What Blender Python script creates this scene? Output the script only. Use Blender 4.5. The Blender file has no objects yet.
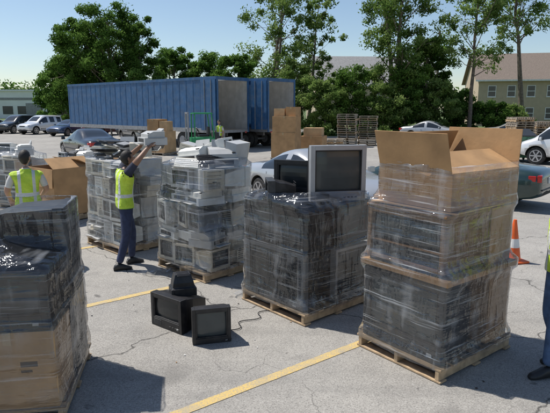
import bpy, bmesh, math, random
import numpy as np
from mathutils import Matrix, Vector
R=math.radians
scene=bpy.context.scene
rnd=random.Random(11)
# ---------------------------------------------------------------- materials
def newmat(name):
    m=bpy.data.materials.new(name); m.use_nodes=True
    n=m.node_tree; n.nodes.clear()
    out=n.nodes.new('ShaderNodeOutputMaterial')
    return m,n,out
def mixc(n,fac,a,b,blend='MIX'):
    x=n.nodes.new('ShaderNodeMix'); x.data_type='RGBA'; x.blend_type=blend
    for i,val in ((0,fac),(6,a),(7,b)):
        if hasattr(val,'is_linked') or hasattr(val,'links'): n.links.new(val,x.inputs[i])
        elif i==0: x.inputs[0].default_value=val
        else: x.inputs[i].default_value=(*val[:3],1)
    return x.outputs[2]
def tex(n,kind='Noise',scale=5,detail=4,rough=.55,coord='Object',mapscale=None,rot=None,dist=0):
    tc=n.nodes.new('ShaderNodeTexCoord'); src=tc.outputs[coord]
    if mapscale or rot:
        mp=n.nodes.new('ShaderNodeMapping'); n.links.new(src,mp.inputs[0])
        if mapscale: mp.inputs['Scale'].default_value=mapscale
        if rot: mp.inputs['Rotation'].default_value=rot
        src=mp.outputs[0]
    t=n.nodes.new('ShaderNodeTexNoise'); t.inputs['Scale'].default_value=scale
    t.inputs['Detail'].default_value=detail; t.inputs['Roughness'].default_value=rough
    t.inputs['Distortion'].default_value=dist
    n.links.new(src,t.inputs['Vector'])
    return t.outputs['Fac']
def ramp(n,fac,lo,hi,a=0.,b=1.):
    r=n.nodes.new('ShaderNodeMapRange'); r.clamp=True
    n.links.new(fac,r.inputs[0]); r.inputs[1].default_value=lo; r.inputs[2].default_value=hi
    r.inputs[3].default_value=a; r.inputs[4].default_value=b
    return r.outputs[0]
def pm(name,col,rough=.6,metal=0,var=.15,vs=6,bump=0,bs=40,coat=0,dust=0,spec=.5,trans=0):
    m,n,out=newmat(name)
    p=n.nodes.new('ShaderNodeBsdfPrincipled'); n.links.new(p.outputs[0],out.inputs[0])
    p.inputs['Roughness'].default_value=rough; p.inputs['Metallic'].default_value=metal
    p.inputs['Specular IOR Level'].default_value=spec
    p.inputs['Coat Weight'].default_value=coat
    f=ramp(n,tex(n,scale=vs,detail=6),.3,.7)
    c=mixc(n,f,[x*(1-var) for x in col],[min(1,x*(1+var)) for x in col])
    if dust:
        f2=ramp(n,tex(n,scale=vs*2.3,detail=8,rough=.7),.45,.75,0,dust)
        c=mixc(n,f2,c,(.36,.32,.27))
    n.links.new(c,p.inputs['Base Color'])
    if bump:
        b=n.nodes.new('ShaderNodeBump'); b.inputs['Strength'].default_value=bump; b.inputs['Distance'].default_value=.01
        n.links.new(tex(n,scale=bs,detail=3),b.inputs['Height']); n.links.new(b.outputs[0],p.inputs['Normal'])
    return m
M={}
M['card']=pm('cardboard',(.41,.24,.11),.85,var=.22,vs=3,bump=.15,bs=30)
M['card2']=pm('cardboard_light',(.48,.31,.16),.85,var=.2,vs=3,bump=.15,bs=30)
M['cardedge']=pm('cardboard_edge',(.27,.165,.08),.9)
M['tape']=pm('packing_tape',(.45,.33,.18),.25)
M['print']=pm('box_print',(.06,.045,.04),.7)
M['label']=pm('paper_label',(.75,.74,.7),.6)
M['wood']=pm('pallet_wood',(.46,.33,.20),.85,var=.35,vs=9,bump=.3,bs=25)
M['woodold']=pm('weathered_wood',(.32,.27,.21),.9,var=.35,vs=5,bump=.3,bs=25)
def grain():
    m,n,out=newmat('walnut_cabinet'); p=n.nodes.new('ShaderNodeBsdfPrincipled'); n.links.new(p.outputs[0],out.inputs[0]); p.inputs['Roughness'].default_value=.4
    f=ramp(n,tex(n,scale=3,detail=6,rough=.6,mapscale=(1,1,14),dist=.5),.35,.65); c=mixc(n,f,(.15,.078,.036),(.31,.18,.09)); n.links.new(c,p.inputs['Base Color']); return m
M['walnut']=grain()
M['black']=pm('black_plastic',(.014,.014,.016),.45,var=.25,dust=.07)
M['dark']=pm('dark_grey_plastic',(.032,.034,.037),.5,var=.2,dust=.10)
M['grey']=pm('grey_plastic',(.2,.205,.21),.45,var=.15,dust=.15)
M['midgrey']=pm('mid_grey_plastic',(.15,.155,.16),.45,var=.15,dust=.12)
M['silver']=pm('silver_plastic',(.40,.41,.42),.35,metal=.25,var=.1,dust=.08)
M['beige']=pm('beige_plastic',(.60,.54,.43),.5,var=.1,dust=.15)
M['white']=pm('white_plastic',(.74,.73,.68),.45,var=.08,dust=.1)
M['ltgrey']=pm('light_grey_plastic',(.43,.43,.42),.5,var=.1,dust=.12)
M['screen']=pm('crt_glass',(.022,.026,.028),.22,var=.1)
M['screen2']=pm('crt_glass_grey',(.065,.075,.075),.18,var=.1)
M['rubber']=pm('rubber',(.02,.02,.02),.85,var=.2,dust=.2)
M['chrome']=pm('wheel_alloy',(.5,.5,.52),.3,metal=.9,var=.05)
M['steel']=pm('steel',(.3,.3,.31),.5,metal=.6,var=.2,dust=.2)
M['glass']=pm('car_glass',(.02,.025,.03),.06,var=.1,coat=.3)
M['red']=pm('tail_lamp',(.45,.015,.012),.15,coat=.5)
M['lamp']=pm('head_lamp',(.6,.62,.65),.1,metal=.3,coat=.6)
M['orange']=pm('cone_orange',(.75,.12,.02),.5)
M['bluetrailer']=pm('trailer_blue',(.022,.095,.22),.5,var=.25,vs=1.5,dust=.2)
M['trailerin']=pm('trailer_inside',(.42,.42,.41),.7,var=.2,vs=2,dust=.2)
M['green']=pm('forklift_green',(.03,.28,.10),.4)
M['dumpster']=pm('dumpster_green',(.03,.13,.07),.5,dust=.2)
M['skin']=pm('skin_tone',(.42,.24,.16),.5,var=.08)
M['skin2']=pm('skin_tone_dark',(.28,.15,.09),.5,var=.08)
M['hair']=pm('hair_dark',(.018,.013,.01),.6,bump=.5,bs=80)
M['denim']=pm('denim_dark',(.03,.04,.085),.85,var=.3,vs=14,bump=.8,bs=13)
M['denimblue']=pm('denim_blue',(.07,.12,.22),.85,var=.3,vs=14,bump=.8,bs=13)
M['shirtdark']=pm('shirt_navy',(.03,.035,.06),.85,var=.3,vs=10,bump=.5,bs=13)
M['shirtwhite']=pm('shirt_pale',(.6,.58,.54),.85,var=.15,vs=10,bump=.5,bs=13)
M['shoe']=pm('shoe_black',(.02,.02,.02),.5)
M['lip']=pm('lip',(.3,.12,.1),.5); M['eye']=pm('eye',(.7,.7,.7),.2)
def roofmat():
    m,n,out=newmat('translucent_roof_panel')
    d=n.nodes.new('ShaderNodeBsdfDiffuse'); t=n.nodes.new('ShaderNodeBsdfTranslucent'); x=n.nodes.new('ShaderNodeMixShader'); x.inputs[0].default_value=.3
    d.inputs[0].default_value=(.75,.75,.72,1); t.inputs[0].default_value=(.5,.5,.48,1)
    n.links.new(d.outputs[0],x.inputs[1]); n.links.new(t.outputs[0],x.inputs[2]); n.links.new(x.outputs[0],out.inputs[0]); return m
M['troof']=roofmat()
def vestmat():
    m,n,out=newmat('hi_vis_vest')
    p=n.nodes.new('ShaderNodeBsdfPrincipled'); n.links.new(p.outputs[0],out.inputs[0]); p.inputs['Roughness'].default_value=.7
    tc=n.nodes.new('ShaderNodeTexCoord'); sx=n.nodes.new('ShaderNodeSeparateXYZ'); n.links.new(tc.outputs['Object'],sx.inputs[0])
    def band(sock,c,w):
        a=n.nodes.new('ShaderNodeMath'); a.operation='COMPARE'; n.links.new(sock,a.inputs[0]); a.inputs[1].default_value=c; a.inputs[2].default_value=w; return a.outputs[0]
    def mx(a,b):
        q=n.nodes.new('ShaderNodeMath'); q.operation='MAXIMUM'; n.links.new(a,q.inputs[0]); n.links.new(b,q.inputs[1]); return q.outputs[0]
    ab=n.nodes.new('ShaderNodeMath'); ab.operation='ABSOLUTE'; n.links.new(sx.outputs[0],ab.inputs[0])
    f=mx(band(sx.outputs[2],1.12,.025),band(ab.outputs[0],.10,.022))
    c=mixc(n,ramp(n,tex(n,scale=9),.3,.7),(.46,.64,.04),(.62,.80,.08))
    c=mixc(n,f,c,(.62,.63,.60)); n.links.new(c,p.inputs['Base Color'])
    b=n.nodes.new('ShaderNodeBump'); b.inputs['Strength'].default_value=.8; b.inputs['Distance'].default_value=.04
    n.links.new(tex(n,scale=10,detail=3),b.inputs['Height']); n.links.new(b.outputs[0],p.inputs['Normal'])
    return m
M['vest']=vestmat()
def filmmat(name,milk=.22,seed=0.,fres=.5,base=.03,tint=.97):
    m,n,out=newmat(name)
    tr=n.nodes.new('ShaderNodeBsdfTransparent'); tr.inputs[0].default_value=(tint,tint+.005,tint+.012,1)
    gl=n.nodes.new('ShaderNodeBsdfGlossy'); gl.inputs['Roughness'].default_value=.10; gl.inputs[0].default_value=(.97,.98,1,1)
    df=n.nodes.new('ShaderNodeBsdfDiffuse'); df.inputs[0].default_value=(.86,.88,.90,1)
    s1=tex(n,scale=1.5,detail=4,rough=.5,mapscale=(.7,.7,4.6),rot=(.18,.10,seed),dist=.5)
    s2=tex(n,scale=2.0,detail=3.5,rough=.5,mapscale=(3.4,3.4,.7),rot=(.45,.5,seed),dist=.6)
    ad=n.nodes.new('ShaderNodeMath'); ad.operation='ADD'; n.links.new(s1,ad.inputs[0]); n.links.new(s2,ad.inputs[1])
    bp=n.nodes.new('ShaderNodeBump'); bp.inputs['Strength'].default_value=1.0; bp.inputs['Distance'].default_value=.05
    n.links.new(ad.outputs[0],bp.inputs['Height']); n.links.new(bp.outputs[0],gl.inputs['Normal'])
    m1=n.nodes.new('ShaderNodeMixShader'); m2=n.nodes.new('ShaderNodeMixShader')
    fr=n.nodes.new('ShaderNodeFresnel'); fr.inputs[0].default_value=1.45
    fm=n.nodes.new('ShaderNodeMath'); fm.operation='MULTIPLY_ADD'; n.links.new(fr.outputs[0],fm.inputs[0]); fm.inputs[1].default_value=fres; fm.inputs[2].default_value=base; fm.use_clamp=True
    n.links.new(fm.outputs[0],m1.inputs[0]); n.links.new(tr.outputs[0],m1.inputs[1]); n.links.new(gl.outputs[0],m1.inputs[2])
    # long taut tension lines: strongly stretched noise thresholded to thin bright streaks
    t1=tex(n,scale=3.4,detail=2,rough=.5,mapscale=(.3,.3,12),rot=(.42,.30,seed))
    t2=tex(n,scale=3.0,detail=2,rough=.5,mapscale=(.35,.35,11),rot=(-.58,-.38,seed+.7))
    def mxm(a,b):
        q=n.nodes.new('ShaderNodeMath'); q.operation='MAXIMUM'; n.links.new(a,q.inputs[0]); n.links.new(b,q.inputs[1]); return q.outputs[0]
    c1=ramp(n,t1,.62,.72,0,milk*1.2); c2=ramp(n,t2,.63,.73,0,milk*1.2)
    st=ramp(n,ad.outputs[0],1.06,1.36,milk*.10,milk*.9)
    f=mxm(mxm(c1,c2),st)
    n.links.new(f,m2.inputs[0]); n.links.new(m1.outputs[0],m2.inputs[1]); n.links.new(df.outputs[0],m2.inputs[2])
    n.links.new(m2.outputs[0],out.inputs[0])
    return m
M['film']=filmmat('stretch_film',.28,.3,.7,.05,.955)
M['film2']=filmmat('stretch_film_thick',.32,1.1,.65,.05,.965)
M['filmdark']=filmmat('stretch_film_smoky',.16,2.0,.7,.04,.88)
def leafmat(name,col):
    m,n,out=newmat(name)
    d=n.nodes.new('ShaderNodeBsdfDiffuse'); t=n.nodes.new('ShaderNodeBsdfTranslucent'); mx=n.nodes.new('ShaderNodeMixShader'); mx.inputs[0].default_value=.45
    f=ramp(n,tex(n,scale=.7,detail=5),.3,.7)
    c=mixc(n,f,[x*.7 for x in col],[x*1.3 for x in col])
    n.links.new(c,d.inputs[0]); n.links.new(c,t.inputs[0]); n.links.new(d.outputs[0],mx.inputs[1]); n.links.new(t.outputs[0],mx.inputs[2]); n.links.new(mx.outputs[0],out.inputs[0])
    return m
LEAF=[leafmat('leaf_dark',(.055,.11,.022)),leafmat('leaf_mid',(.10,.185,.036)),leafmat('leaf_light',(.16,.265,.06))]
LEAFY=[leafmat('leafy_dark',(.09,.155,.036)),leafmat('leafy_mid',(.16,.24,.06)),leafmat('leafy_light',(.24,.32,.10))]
M['bark']=pm('bark',(.15,.12,.09),.9,var=.4,vs=6,bump=.6,bs=12)
# ---------------------------------------------------------------- mesh builder
class MB:
    def __init__(s): s.v=[];s.f=[];s.mi=[];s.mats=[];s.M=Matrix.Identity(4)
    def idx(s,mat):
        if isinstance(mat,str): mat=M[mat]
        if mat not in s.mats: s.mats.append(mat)
        return s.mats.index(mat)
    def at(s,x=0,y=0,z=0,rz=0,rx=0,ry=0):
        s.M=Matrix.Translation((x,y,z))@Matrix.Rotation(rz,4,'Z')@Matrix.Rotation(rx,4,'X')@Matrix.Rotation(ry,4,'Y'); return s
    def add(s,vs,fs,mat):
        o=len(s.v); k=s.idx(mat)
        s.v+=[tuple(s.M@Vector(p)) for p in vs]
        for f in fs: s.f.append(tuple(i+o for i in f)); s.mi.append(k)
    def box(s,c,z,mat,top=(1,1),rz=0,rx=0,ry=0):
        a,b,h=z[0]/2,z[1]/2,z[2]/2
        vs=[(-a,-b,-h),(a,-b,-h),(a,b,-h),(-a,b,-h),(-a*top[0],-b*top[1],h),(a*top[0],-b*top[1],h),(a*top[0],b*top[1],h),(-a*top[0],b*top[1],h)]
        T=Matrix.Translation(c)@Matrix.Rotation(rz,4,'Z')@Matrix.Rotation(rx,4,'X')@Matrix.Rotation(ry,4,'Y')
        s.add([T@Vector(p) for p in vs],[(3,2,1,0),(4,5,6,7),(0,1,5,4),(1,2,6,5),(2,3,7,6),(3,0,4,7)],mat)
    def b(s,x0,x1,y0,y1,z0,z1,mat): s.box(((x0+x1)/2,(y0+y1)/2,(z0+z1)/2),(x1-x0,y1-y0,z1-z0),mat)
    def cyl(s,p0,p1,r0,r1,mat,n=12,caps=True):
        p0=Vector(p0);p1=Vector(p1);d=(p1-p0)
        if d.length<1e-6: return
        q=d.to_track_quat('Z','Y'); vs=[]
        for p,r in ((p0,r0),(p1,r1)):
            for i in range(n):
                a=2*math.pi*i/n; vs.append(p+q@Vector((r*math.cos(a),r*math.sin(a),0)))
        fs=[(i,(i+1)%n,n+(i+1)%n,n+i) for i in range(n)]
        if caps: fs+=[tuple(range(n-1,-1,-1)),tuple(range(n,2*n))]
        s.add(vs,fs,mat)
    def ball(s,c,r,mat,n=10,sc=(1,1,1)):
        vs=[];fs=[];m=n//2+1
        for j in range(1,m):
            th=math.pi*j/m
            for i in range(n):
                a=2*math.pi*i/n; vs.append((c[0]+r*sc[0]*math.sin(th)*math.cos(a),c[1]+r*sc[1]*math.sin(th)*math.sin(a),c[2]+r*sc[2]*math.cos(th)))
        k=len(vs); vs+=[(c[0],c[1],c[2]+r*sc[2]),(c[0],c[1],c[2]-r*sc[2])]
        for j in range(m-2):
            for i in range(n): fs.append((j*n+i,(j+1)*n+i,(j+1)*n+(i+1)%n,j*n+(i+1)%n))
        for i in range(n): fs.append((k,i,(i+1)%n)); fs.append((k+1,(m-2)*n+(i+1)%n,(m-2)*n+i))
        s.add(vs,fs,mat)
    def rloft(s,secs,mat,caps=True):
        vs=[];fs=[]
        for (y,x0,x1,z0,z1) in secs: vs+=[(x0,y,z0),(x1,y,z0),(x1,y,z1),(x0,y,z1)]
        for k in range(len(secs)-1):
            for i in range(4):
                j=(i+1)%4; fs.append((4*k+i,4*k+j,4*k+4+j,4*k+4+i))
        if caps: fs+=[(3,2,1,0),tuple(4*(len(secs)-1)+i for i in range(4))]
        s.add(vs,fs,mat)
    def obj(s,name,parent=None,bevel=0,loc=(0,0,0),rz=0,smooth=False,recalc=True,seg=2):
        me=bpy.data.meshes.new(name); me.from_pydata(s.v,[],s.f)
        for m in s.mats: me.materials.append(m)
        me.polygons.foreach_set('material_index',s.mi)
        if recalc:
            bm=bmesh.new(); bm.from_mesh(me); bmesh.ops.recalc_face_normals(bm,faces=bm.faces[:]); bm.to_mesh(me); bm.free()
        o=bpy.data.objects.new(name,me); scene.collection.objects.link(o)
        o.location=loc; o.rotation_euler=(0,0,rz)
        if parent: o.parent=parent
        if smooth: me.polygons.foreach_set('use_smooth',[True]*len(me.polygons))
        if bevel:
            md=o.modifiers.new('bevel','BEVEL'); md.width=bevel; md.segments=seg; md.limit_method='ANGLE'; md.angle_limit=R(40)
        me.update()
        return o
def empty(name,loc=(0,0,0),rz=0):
    e=bpy.data.objects.new(name,None); scene.collection.objects.link(e); e.location=loc; e.rotation_euler=(0,0,rz); e.empty_display_size=.3; return e
# ---------------------------------------------------------------- item builders (front = -y, origin bottom centre)
def tv(mb,w,h,d,body='dark',bez='dark',scr='screen',fw=.05,fb=.11,grille=True,spk=0):
    y0=-d/2; yb=y0+.09; sw=fw+spk
    mb.b(-w/2,-w/2+sw,y0,yb,0,h,bez); mb.b(w/2-sw,w/2,y0,yb,0,h,bez)
    mb.b(-w/2+sw,w/2-sw,y0,yb,h-fw,h,bez); mb.b(-w/2+sw,w/2-sw,y0,yb,0,fb,bez)
    if spk:
        for sx in (-1,1):
            for i in range(int((h-.12)/.018)): mb.b(min(sx*(w/2-sw*.25),sx*(w/2-sw*.8)),max(sx*(w/2-sw*.25),sx*(w/2-sw*.8)),y0-.003,y0+.01,.06+i*.018,.06+i*.018+.009,'black')
    nx,nz=9,7; vs=[];fs=[]
    for j in range(nz):
        for i in range(nx):
            a=i/(nx-1)*2-1;c=j/(nz-1)*2-1
            vs.append(((w/2-sw)*a,y0+.012+.03*(a*a+c*c)/2,fb+(h-fw-fb)*(c+1)/2))
    for j in range(nz-1):
        for i in range(nx-1): q=j*nx+i; fs.append((q,q+1,q+nx+1,q+nx))
    mb.add(vs,fs,scr)
    for (xa,xb,za,zb) in ((-w/2+sw,w/2-sw,fb,fb+.014),(-w/2+sw,w/2-sw,h-fw-.014,h-fw),(-w/2+sw,-w/2+sw+.014,fb+.014,h-fw-.014),(w/2-sw-.014,w/2-sw,fb+.014,h-fw-.014)):
        mb.b(xa,xb,y0+.004,y0+.06,za,zb,'black')
    s=.62
    mb.rloft([(yb,-w/2+.01,w/2-.01,.01,h-.01),(y0+d*.42,-w/2+.02,w/2-.02,.012,h-.03),(y0+d*.62,-w/2*.82,w/2*.82,.02,h*.86),(y0+d,-w/2*s,w/2*s,.03,h*.7)],body)
    if grille:
        for i in range(5): mb.b(-w*.4,-w*.16,y0-.003,y0+.01,fb*.25+i*.013,fb*.25+i*.013+.006,'black')
        for i in range(4): mb.b(w*.1+i*.045,w*.1+i*.045+.028,y0-.004,y0+.01,fb*.35,fb*.35+.012,'black')
        mb.b(w*.34,w*.4,y0-.004,y0+.01,fb*.3,fb*.5,'ltgrey')
    for i in range(6): mb.b(-w*.25,w*.25,y0+d-.004,y0+d+.004,h*.25+i*.03,h*.25+i*.03+.012,'black')
def console(mb,w,h,d):
    # floor-standing console set: full-depth wooden cabinet, recessed tube, cloth grille below
    y0=-d/2
    mb.b(-w/2,w/2,y0+.06,y0+d,.03,h,'walnut'); mb.b(-w/2-.012,w/2+.012,y0-.01,y0+d+.005,h+.001,h+.03,'walnut'); mb.b(-w/2+.02,w/2-.02,y0+.02,y0+d-.02,0,.029,'black')
    for sx in (-1,1): mb.b(min(sx*w/2,sx*(w/2-.05)),max(sx*w/2,sx*(w/2-.05)),y0,y0+.06,.03,h,'walnut')
    mb.b(-w/2+.05,w/2-.05,y0,y0+.06,h-.05,h,'walnut'); mb.b(-w/2+.05,w/2-.05,y0,y0+.06,.03,.07,'walnut')
    mb.b(-w/2+.05,w/2-.05,y0+.02,y0+.06,.07,.20,'dark'); mb.b(-w/2+.05,w/2-.05,y0+.01,y0+.06,.20,.215,'walnut')
    nx,nz=9,7; vs=[];fs=[]; a0,a1,z0,z1=-w/2+.08,w/2-.08,.245,h-.08
    mb.b(-w/2+.05,w/2-.05,y0+.045,y0+.06,.215,h-.05,'black')
    for j in range(nz):
        for i in range(nx):
            a=i/(nx-1)*2-1;c=j/(nz-1)*2-1; vs.append((a*a1,y0+.012+.03*(a*a+c*c)/2,z0+(z1-z0)*(c+1)/2))
    for j in range(nz-1):
        for i in range(nx-1): q=j*nx+i; fs.append((q,q+1,q+nx+1,q+nx))
    mb.add(vs,fs,'screen2')
def monitor(mb,w=.38,h=.36,d=.38,col='beige'):
    tv(mb,w,h-.05,d,col,col,'screen2',.035,.05,False)
def cbox(mb,w,d,h,openb=False,col='card',tape=True,prt=False,flaps=(.7,.9,.5,1.1)):
    if not openb:
        mb.b(-w/2,w/2,-d/2,d/2,0,h,col)
        if tape:
            mb.b(-.03,.03,-d/2-.002,d/2+.002,h-.1,h+.002,'tape')
            mb.b(.03,.034,-d/2,d/2,h,h+.001,'cardedge')
    else:
        t=.008
        mb.b(-w/2,w/2,-d/2,-d/2+t,0,h,col);mb.b(-w/2,w/2,d/2-t,d/2,0,h,col)
        mb.b(-w/2,-w/2+t,-d/2+t,d/2-t,0,h,col);mb.b(w/2-t,w/2,-d/2+t,d/2-t,0,h,col)
        mb.b(-w/2+t,w/2-t,-d/2+t,d/2-t,0,.02,col)
        S=mb.M.copy(); fl=min(w,d)*.42
        for k,(px,py,rz,ln) in enumerate(((0,-d/2,0,w),(w/2,0,math.pi/2,d),(0,d/2,math.pi,w),(-w/2,0,-math.pi/2,d))):
            mb.M=S@Matrix.Translation((px,py,h))@Matrix.Rotation(rz,4,'Z')@Matrix.Rotation(-flaps[k],4,'X')
            mb.b(-ln/2+.01,ln/2-.01,-fl,0,-.004,.004,col)
        mb.M=S
    if prt:
        mb.b(w*.12,w*.30,-d/2-.0015,-d/2+.01,h*.55,h*.62,'print'); mb.b(w*.12,w*.24,-d/2-.0015,-d/2+.01,h*.48,h*.51,'print')
        mb.b(-w*.4,-w*.22,-d/2-.0015,-d/2+.01,h*.15,h*.35,'label')
def printer(mb,w=.45,d=.38,h=.22,col='beige',k=0):
    mb.b(-w/2,w/2,-d/2,d/2,0,h*.55,col)
    mb.rloft([(-d/2+.05,-w/2+.02,w/2-.02,h*.55,h*.8),(-d/2+.14,-w/2+.02,w/2-.02,h*.55,h),(d/2-.03,-w/2+.02,w/2-.02,h*.55,h)],col)
    mb.b(-w*.32,w*.32,-d/2-.09,-d/2+.02,h*.12,h*.16,'ltgrey')
    mb.b(-w*.34,w*.34,-d/2-.003,-d/2+.01,h*.22,h*.48,'black')
    mb.b(w*.3,w*.42,-d/2+.06,-d/2+.1,h*.8,h*.9,'dark')
    mb.rloft([(d/2-.06,-w*.3,w*.3,h,h+.01),(d/2-.02,-w*.3,w*.3,h+.0,h+.10+.05*k)],'ltgrey')
    mb.b(-w/2-.002,-w/2+.01,-d/2+.04,d/2-.04,h*.5,h*.52,'dark'); mb.b(w/2-.01,w/2+.002,-d/2+.04,d/2-.04,h*.5,h*.52,'dark')
def keyboard(mb,col='beige',key='white'):
    mb.rloft([(-.08,-.225,.225,0,.014),(.08,-.225,.225,0,.034)],col)
    for r in range(5):
        x=-.21
        while x<.2:
            kw=.02 if not(r==0 and -.12<x<.0) else .11
            z=.016+(r+.5)/5*.02
            mb.b(x,x+kw-.003,-.07+r*.028,-.07+r*.028+.024,z,z+.012,key); x+=kw+.001
def tower(mb,w=.19,d=.42,h=.40,col='beige'):
    mb.b(-w/2,w/2,-d/2+.02,d/2,0,h,'ltgrey' if col!='black' else 'black'); mb.b(-w/2-.003,w/2+.003,-d/2,-d/2+.02,0,h,col)
    for i in range(3): mb.b(-w*.4,w*.4,-d/2-.004,-d/2+.005,h*.85-i*.05,h*.85-i*.05+.038,col); mb.b(-w*.35,w*.35,-d/2-.006,-d/2,h*.85-i*.05+.015,h*.85-i*.05+.02,'black')
    mb.b(-w*.1,w*.1,-d/2-.008,-d/2,h*.4,h*.44,'dark')
    for i in range(6): mb.b(-w*.3,w*.3,-d/2-.003,-d/2,h*.1+i*.016,h*.1+i*.016+.006,'black')
def pallet_mesh(mb,w,d,mat='wood'):
    for i in range(3):
        x=-w/2+.02+i*(w-.04-.04)/2; mb.b(x,x+.04,-d/2+.003,d/2-.003,.022,.112,mat)
    n=max(5,int(d/.165))
    for i in range(n):
        y=-d/2+i*(d-.09)/(n-1); mb.box((rnd.uniform(-.006,.006),y+.045,.123),(w,.09,.020),mat,rz=rnd.uniform(-.008,.008))
    for y in (-d/2,-.05,d/2-.1): mb.b(-w/2,w/2,y,y+.1,.002,.021,mat)
# ---------------------------------------------------------------- stacks
def hull(pts):
    pts=sorted(set(pts))
    def half(p):
        o=[]
        for q in p:
            while len(o)>=2 and (o[-1][0]-o[-2][0])*(q[1]-o[-2][1])-(o[-1][1]-o[-2][1])*(q[0]-o[-2][0])<=0: o.pop()
            o.append(q)
        return o[:-1]
    return half(pts)+half(pts[::-1])
class Stack:
    def __init__(s,name,loc,rz,w,d,wood='wood'):
        s.e=empty(name,(*loc,0),rz); s.boxes=[]; s.n=0; s.w=w;s.d=d
        mb=MB(); pallet_mesh(mb,w,d,wood); mb.obj('pallet',s.e,bevel=.003)
    def put(s,kind,x,y,z,rz,W_,D_,H_,rx=0,ry=0,bevel=.008,**kw):
        mb=MB(); mb.at(0,0,0,0,rx,ry)
        {'tv':lambda:tv(mb,W_,H_,D_,**kw),'con':lambda:console(mb,W_,H_,D_),'mon':lambda:monitor(mb,W_,H_,D_,**kw),'box':lambda:cbox(mb,W_,D_,H_,**kw),
         'prn':lambda:printer(mb,W_,D_,H_,**kw),'key':lambda:keyboard(mb,**kw),'pc':lambda:tower(mb,W_,D_,H_,**kw),
         'slab':lambda:mb.b(-W_/2,W_/2,-D_/2,D_/2,0,H_,kw['col'])}[kind]()
        s.n+=1
        nm={'tv':'television','con':'console_television','mon':'monitor','box':'cardboard_box','prn':'printer','key':'keyboard','pc':'computer_tower','slab':'cardboard_sheet'}[kind]
        mb.obj('%s_part_%d'%(nm,s.n),s.e,bevel=bevel if kind!='key' else .002,loc=(x,y,z),rz=rz)
        c,q=math.cos(rz),math.sin(rz)
        s.boxes.append(([(x+c*a-q*b,y+q*a+c*b) for a in(-W_/2,W_/2) for b in(-D_/2,D_/2)],z,z+H_))
    def wrap(s,mat='film',z0=.10,z1=None,N=112,amp=.010,close=.12,seed=1):
        top=max(b[2] for b in s.boxes) if z1 is None else z1
        base=[(a*s.w*.49,b*s.d*.49) for a in(-1,1) for b in(-1,1)]
        L=max(8,int((top-z0)/.045)); rg=np.random.RandomState(seed); prof=[]
        for l in range(L+1):
            z=z0+(top-z0)*l/L; pts=[]
            for c,a,b in s.boxes:
                if a-.05<=z<=b+.05: pts+=c
            if z<.2: pts+=base
            if len(pts)<3: pts=[(p[0]*.7,p[1]*.7) for p in base]
            h=hull([(round(p[0],4),round(p[1],4)) for p in pts]); r=[]
            for i in range(N):
                t=2*math.pi*i/N; dx,dy=math.cos(t),math.sin(t); best=.05
                for k in range(len(h)):
                    ax,ay=h[k];bx,by=h[(k+1)%len(h)]; ex,ey=bx-ax,by-ay
                    den=dx*ey-dy*ex
                    if abs(den)<1e-9: continue
                    u=(ax*ey-ay*ex)/den; v=(ax*dy-ay*dx)/den
                    if u>0 and -1e-6<=v<=1+1e-6: best=max(best,u)
                r.append(best)
            prof.append(r)
        P=np.array(prof); Q=P.copy()
        for _ in range(2):
            Q[1:-1]=np.maximum(P[1:-1],(Q[:-2]+Q[1:-1]*2+Q[2:])/4)
        tt=np.arange(N)/N*2*math.pi; zz=np.arange(L+1)[:,None]/L
        W=np.zeros_like(Q)
        for k in range(9):
            f=rg.randint(3,16); g=rg.uniform(-30,30); W+=np.sin(f*tt[None]+g*zz+rg.uniform(0,6))*rg.uniform(.2,.7)
        Q=Q+.012+amp*np.abs(W)*.6
        vs=[];fs=[]
        for l in range(L+1):
            z=z0+(top-z0)*l/L+.004
            for i in range(N): vs.append((Q[l,i]*math.cos(tt[i]),Q[l,i]*math.sin(tt[i]),z+.012*math.sin(3*tt[i]+seed)*(l==0)))
        for sc,dz in ((1-close*.5,.006),(1-close,.004+.0)):
            for i in range(N):
                k=sc+.03*math.sin(7*tt[i]+seed)+.02*math.sin(13*tt[i]); vs.append((Q[L,i]*k*math.cos(tt[i]),Q[L,i]*k*math.sin(tt[i]),top+.010+dz*.5))
        for l in range(L+2):
            for i in range(N): j=(i+1)%N; fs.append((l*N+i,l*N+j,(l+1)*N+j,(l+1)*N+i))
        mb=MB(); mb.add(vs,fs,mat); mb.obj('stretch_film_wrap',s.e,smooth=True,recalc=False)
# right-hand stack
s=Stack('wrapped_pallet_of_electronics',(1.625,4.98),R(-52.3),1.0,1.2)
s.put('tv',0,-.20,.14,0,.92,.72,.72,body='dark',bez='dark',scr='screen2',fw=.06,fb=.16)
s.put('box',.0,.36,.145,R(2),.90,.40,.70,col='card')
s.put('slab',0,0,.885,.0,1.0,1.16,.05,bevel=.004,col='card')
s.put('con',-.02,-.20,.937,.0,.88,.68,.53)
s.put('box',0.0,.35,.937,.02,.86,.40,.55,tape=True)
s.put('slab',0,.02,1.508,.03,.92,1.06,.012,bevel=.002,col='card2')
s.put('box',.03,.03,1.525,-.05,.84,1.0,.33,openb=True,col='card',flaps=(1.3,2.7,1.5,2.0),bevel=.002)
s.put('box',-.02,.02,1.53,.2,.5,.6,.26,col='card2')
s.wrap('film',seed=3,z1=1.90,close=.03)
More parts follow.
